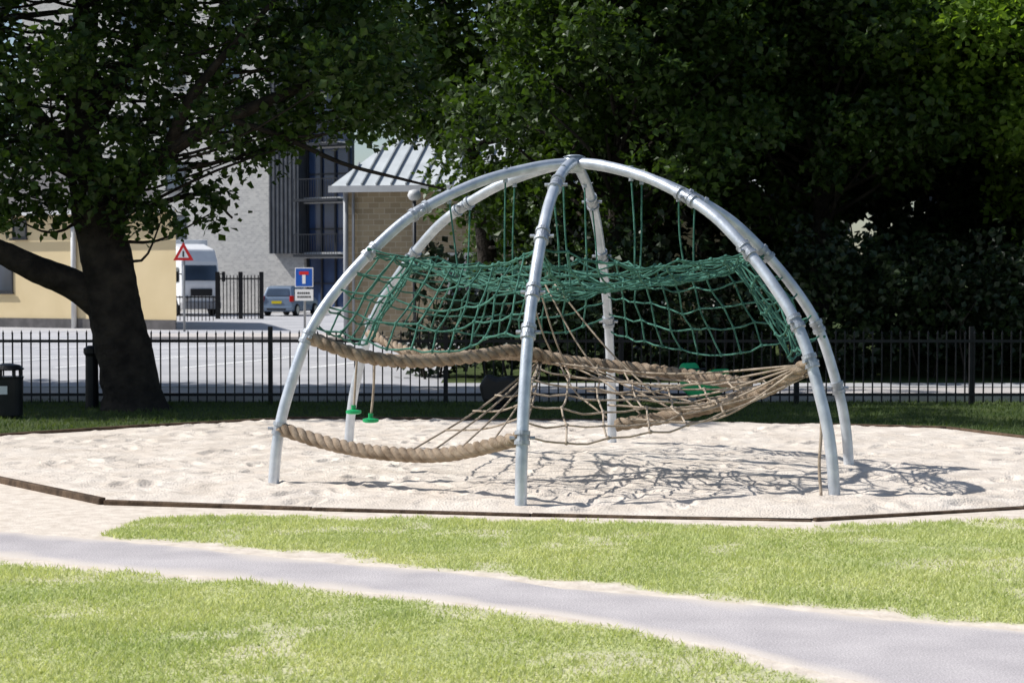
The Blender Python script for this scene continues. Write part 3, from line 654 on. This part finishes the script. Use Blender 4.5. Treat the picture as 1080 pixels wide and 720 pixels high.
def variant(seed,rx,ry,rz,hc,n_,per,size):
    rs=np.random.default_rng(seed); cl=[]; t_=0
    while len(cl)<n_ and t_<5000:
        t_+=1; d=rs.normal(size=3); d/=np.linalg.norm(d); rad=rs.uniform(.45,1.0)
        c=d*rad*np.array([rx,ry,rz])+[0,0,hc]; r_=rs.uniform(.5,1.15)
        if c[2]<2.2: continue
        if any(np.linalg.norm(c-q)<(r_+rq)*.42 for q,rq in cl): continue
        cl.append((c,r_))
    V,F=leaves(cl,per,size,.8)
    b=MB(); tr_=smooth_path([np.array(q,float) for q in [(0,0,-.1),(.05,.02,1.5),(-.05,.05,3.2),(.1,0,5.5),(0,.1,8)]],5); s=np.linspace(0,1,len(tr_)); tube(b,tr_,.24*(1-s)+.05*s,12,wob=.06)
    for q,r_ in cl:
        st=tr_[min(len(tr_)-1,max(8,int(np.argmin(np.linalg.norm(tr_-q,axis=1))-3)))]; limb(b,[st,(st+q)/2+rs.normal(0,.2,3),q],.05,.012,6,4,0)
    return V,F,b
def place(nm,var,x,y,rot,sc_,lm):
    V,F,b=var; e=empty(nm,(x,y,0),rot); e.scale=(sc_,sc_,sc_)
    key=(id(V),lm.name)
    if key not in place.cache:
        o=fastmesh('foliage',V,F,lm,e)
        me=bpy.data.meshes.new('trunk'); me.from_pydata(np.concatenate(b.v).tolist(),[],b.f); me.materials.append(bark); place.cache[key]=(o.data,me)
    else:
        link(bpy.data.objects.new('foliage',place.cache[key][0]),e)
    link(bpy.data.objects.new('trunk',place.cache[key][1]),e)
place.cache={}
v1=variant(1,3.6,3.2,4.4,6.6,85,470,.155); v2=variant(2,3.4,3.4,4.8,7.0,85,470,.155); v3=variant(3,3.8,3.3,4.2,6.4,85,470,.155)
place('lime_tree',v1,2.0,32.0,.3,1.0,leafA); place('lime_tree',v2,6.0,33.0,1.7,1.02,leafA); place('lime_tree',v3,10.6,31.0,2.9,.98,leafB)
place('lime_tree',v1,15.5,33,4.0,1.05,leafA)
place('added_shade_tree',v1,-13.5,25.6,2.0,1.12,leafC)  # unseen tree added left of frame to cast more shade on the grass
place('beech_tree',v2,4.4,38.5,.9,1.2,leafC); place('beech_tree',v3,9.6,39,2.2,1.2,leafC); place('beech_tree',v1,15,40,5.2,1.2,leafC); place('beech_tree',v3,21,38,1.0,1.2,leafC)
def hedge(nm,x0,x1,y0,y1,h,n_,size,lm,stems=True,per=280):
    cl=[]
    for _ in range(n_):
        x=random.uniform(x0,x1); y=random.uniform(y0,y1); hh=h*(.75+.35*float(vnoise(np.array([x]),np.array([y]),1.6,41)[0])); cl.append((np.array([x,y,random.uniform(.2,hh)]),random.uniform(.4,.7)))
    e=empty(nm,(0,0,0)); V,F=leaves(cl,per,size,.9); V[:,2]=np.maximum(V[:,2],.02); fastmesh('foliage',V,F,lm,e)
    if not stems: return
    b=MB()
    for _ in range(int((x1-x0)*3)):
        x=random.uniform(x0,x1); y=random.uniform(y0,y1); limb(b,[np.array([x,y,0]),np.array([x+random.uniform(-.2,.2),y,h*.35]),np.array([x+random.uniform(-.4,.4),y,h*.6])],.025,.01,5,3,0)
    b.obj('stems',bark,e)
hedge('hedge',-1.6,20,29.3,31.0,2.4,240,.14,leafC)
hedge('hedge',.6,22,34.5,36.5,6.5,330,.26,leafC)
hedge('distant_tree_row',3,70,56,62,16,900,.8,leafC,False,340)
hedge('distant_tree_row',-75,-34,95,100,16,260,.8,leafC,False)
